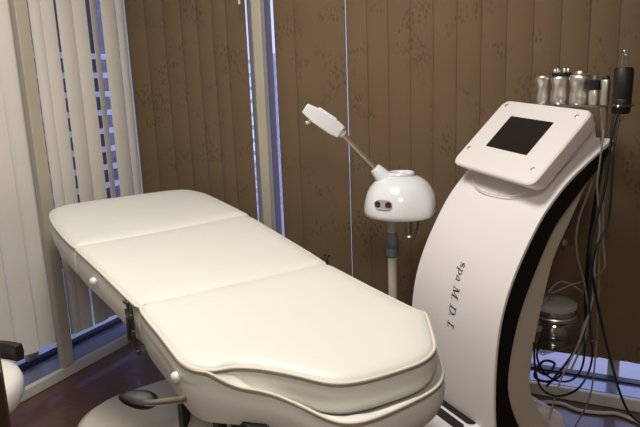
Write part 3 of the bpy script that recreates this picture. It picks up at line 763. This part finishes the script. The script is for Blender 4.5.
# dome head: squashed dome profile
hp = [(.100, .729), (.114, .727), (.1205, .732), (.1225, .742), (.1215, .760), (.1185, .780), (.112, .803), (.101, .825), (.086, .843), (.068, .856), (.052, .862), (.042, .864)]
MB().lathe([(a*1.03, b) for a, b in hp], SP+Rv*.008, (0, 0, 1), 48).build('head', M['plastic'], st, smooth=True, angle=60)
head = [o for o in COL.objects if o.name.startswith('head') and o.parent == st][-1]
MB().lathe([(.040, .856), (.045, .862), (.047, .871), (.044, .876), (.039, .874), (.036, .865)], SP+Rv*.010, (0, 0, 1), 32, capb=False).build('filler_rim', M['plastic'], st, smooth=True)
MB().lathe([(.037, .8645), (.033, .867), (.012, .8675)], SP+Rv*.010, (0, 0, 1), 24).build('filler_cap', M['grey_face'], st, smooth=True)
# ribs around the lower right rim
for k in range(14):
    a_ = -math.radians(84)+k*math.radians(5.6)
    d = Rv*math.cos(a_)+Fv*math.sin(a_); c = SP+Rv*.008+d*.1240
    MB().tube([c+Vector((0, 0, .746)), c-d*.0015+Vector((0, 0, .764))], .0022, 6).build('rib', M['plastic'], st, smooth=True)
# switch plate
a0_ = math.radians(-126)
def onhead(ang, z, rad, lift=0):
    d = Rv*math.cos(ang)+Fv*math.sin(ang); return SP+Rv*.008+d*(rad*1.03+lift)+Vector((0, 0, z))
pl_ = MB(); ring = []
for k in range(28):
    t = 2*math.pi*k/28; sx = .030*math.copysign(abs(math.cos(t))**.7, math.cos(t)); sz = .0155*math.copysign(abs(math.sin(t))**.7, math.sin(t)); ring.append((sx, sz))
def plate_pt(sx, sz, lift): 
    z = .783+sz; rad = .1182-(z-.783)*.26
    return onhead(a0_+sx/.115, z, rad, lift)
pv = [plate_pt(a, b, .0) for a, b in ring]+[plate_pt(a, b, .0025) for a, b in ring]
pl_.add(pv, [tuple(range(28, 56))]+[(k, (k+1) % 28, 28+(k+1) % 28, 28+k) for k in range(28)])
sp_ = pl_.build('switch_plate', M['grey_face'], st)
for sx in (-.019, .019):
    c = plate_pt(sx, 0, .002); nrm = (plate_pt(sx, 0, .01)-plate_pt(sx, 0, 0)).normalized()
    MB().lathe([(.0115, 0), (.0115, .002), (.007, .0035)], c, nrm, 18).build('button', M['red'], sp_, smooth=True)
# underside details
MB().lathe([(.100, .729), (.094, .7255), (.03, .725)], SP+Rv*.004, (0, 0, 1), 32).build('under_plate', M['grey'], st, smooth=True)
hk = MB().tube([SP+Rv*.034+Vector((0, 0, .74)), SP+Rv*.036+Vector((0, 0, .655))], .013, 14)
hk.build('drain_stem', M['jar'], st, smooth=True)
MB().lathe([(.006, .640), (.023, .643), (.026, .650), (.023, .656), (.012, .658)], SP+Rv*.036, (0, 0, 1), 24).build('drain_cup', M['chrome'], st, smooth=True)
MB().tube(smooth_path([SP+Rv*.055+Vector((0, 0, .745)), SP+Rv*.068+Vector((0, 0, .70)), SP+Rv*.060+Vector((0, 0, .66)), SP+Rv*.045+Vector((0, 0, .648))], 5), .004, 8).build('drain_tube', M['tube'], st, smooth=True)
# arm and nozzle
a_in = SP-Rv*.052+Vector((0, 0, .862)); a_out = SP-Rv*.190+Vector((0, 0, 1.018))
dr = (a_out-a_in).normalized()
MB().lathe([(.030, -.045), (.027, .0), (.020, .036), (.0185, .040), (.012, .041)], a_in, dr, 24).build('arm_socket', M['plastic'], st, smooth=True)
MB().tube([a_in+dr*.02, a_out], .0095, 16).build('arm', M['steel'], st, smooth=True)
MB().lathe([(.0125, -.014), (.0145, -.01), (.0145, .006), (.011, .012)], a_out, dr, 20).build('arm_collar', M['plastic'], st, smooth=True)
nd = (-Rv*.80+Vector((0, 0, .60))).normalized(); nu = (Rv*.60*1+Vector((0, 0, .80))).normalized(); nf = Fv
nc = a_out
def NB(x, y, z): return nc+nd*x+nf*y+nu*z
def nbox(rings_):
    mb = MB(); vs = []
    for x, hy, z0_, z1_ in rings_: vs += [NB(x, -hy, z0_), NB(x, hy, z0_), NB(x, hy, z1_), NB(x, -hy, z1_)]
    fs = [(0, 3, 2, 1), tuple((len(rings_)-1)*4+k for k in range(4))]
    for i in range(len(rings_)-1):
        for k in range(4): l = (k+1) % 4; fs.append((i*4+k, i*4+l, (i+1)*4+l, (i+1)*4+k))
    return mb.add(vs, fs)
nz = nbox([(0, .022, -.022, .022), (.034, .027, -.027, .026), (.098, .030, -.027, .024), (.146, .029, -.020, .014)]).build('nozzle', M['plastic'], st, bevel=.004, bseg=3)
nbox([(.038, .022, .022, .0295), (.108, .024, .021, .0272)]).build('nozzle_cover', M['plastic'], nz, bevel=.002)
MB().prism([(.033, .018), (.035, .0275), (.037, .0275), (.037, .018)], -.0265, .0265, lambda p, d: NB(p[0], d, p[1])).build('seam_or_shade', M['grey'], nz)
MB().tube([NB(.108, -.008, -.020), NB(.110, -.008, -.036), NB(.114, -.008, -.042)], [.006, .007, .007], 12).build('spout', M['plastic'], nz, smooth=True)

# ================================================================== STOOL at left, cabinet edge
sc = Vector((-1.485, .832, 0))
e = empty('round_stool', tuple(sc), 'white round stool with black curved backrest by the left window', 'stool')
MB().lathe([(.150, .385), (.166, .391), (.174, .408), (.175, .440), (.168, .457), (.15, .466), (.08, .470), (.02, .4705)], sc, (0, 0, 1), 40).build('seat', M['leather'], e, smooth=True, angle=60)
MB().lathe([(.025, .09), (.025, .37)], sc, (0, 0, 1), 16).build('gas_column', M['chrome'], e, smooth=True)
bkp = []
for k in range(13):
    a_ = math.radians(84+k*7.5); bkp.append(sc+Vector((.200*math.cos(a_), .200*math.sin(a_), .468)))
bk = MB(); n = len(bkp); vs = []; fs = []
for p in bkp:
    d = (p-Vector((sc.x, sc.y, p.z))).normalized()
    for o_, z_ in ((-.012, -.024), (.012, -.024), (.015, .0), (.012, .024), (-.012, .024), (-.015, 0)): vs.append(p+d*o_+Vector((0, 0, z_)))
for i in range(n-1):
    for k in range(6): fs.append((i*6+k, i*6+(k+1) % 6, (i+1)*6+(k+1) % 6, (i+1)*6+k))
fs += [tuple(range(6))[::-1], tuple((n-1)*6+k for k in range(6))]
bk.add(vs, fs).build('backrest', M['black'], e, bevel=.004)
am = math.radians(125)
MB().tube(smooth_path([sc+Vector((.05*math.cos(am), .05*math.sin(am), .366)), sc+Vector((.19*math.cos(am), .19*math.sin(am), .366)), sc+Vector((.212*math.cos(am), .212*math.sin(am), .40)), sc+Vector((.212*math.cos(am), .212*math.sin(am), .462))], 4), .007, 10).build('backrest_bracket', M['black'], e, smooth=True)
for k in range(5):
    a_ = k*2*math.pi/5+.35; d = Vector((math.cos(a_), math.sin(a_), 0))
    lg = MB().tube([sc+Vector((0, 0, .10)), sc+d*.20+Vector((0, 0, .065))], [.018, .012], 10).build('leg', M['black'], e, smooth=True)
    q = sc+d*.20; t_ = Vector((-d.y, d.x, 0))
    MB().tube([q-t_*.011+Vector((0, 0, .026)), q+t_*.011+Vector((0, 0, .026))], .026, 14).build('caster', M['black'], lg, smooth=True)

e = empty('wooden_cabinet', (-1.10, .50, 0), 'dark brown wooden cabinet at the left edge in the foreground', 'cabinet')
cd = (Vector((-.886, .589, 0))).normalized(); cn = Vector((-cd.y, cd.x, 0))   # cabinet runs away from the window corner
cp = Vector((-.886, .589, 0))*.93
def CB(mb, a0, a1, b0, b1, z0, z1):
    vs = [cp+cn*a+cd*b+Vector((0, 0, z)) for z in (z0, z1) for a, b in ((a0, b0), (a1, b0), (a1, b1), (a0, b1))]
    mb.add(vs, [(0,3,2,1),(4,5,6,7),(0,1,5,4),(1,2,6,5),(2,3,7,6),(3,0,4,7)]); return mb
CB(MB(), 0, .40, -.10, .10, .06, .80).build('body', M['wood'], e, bevel=.004)
CB(MB(), .02, .38, -.108, -.10, .10, .78).build('door', M['wood'], e, bevel=.003)
CB(MB(), .01, .39, -.09, .09, 0, .06).build('plinth', M['black'], e)
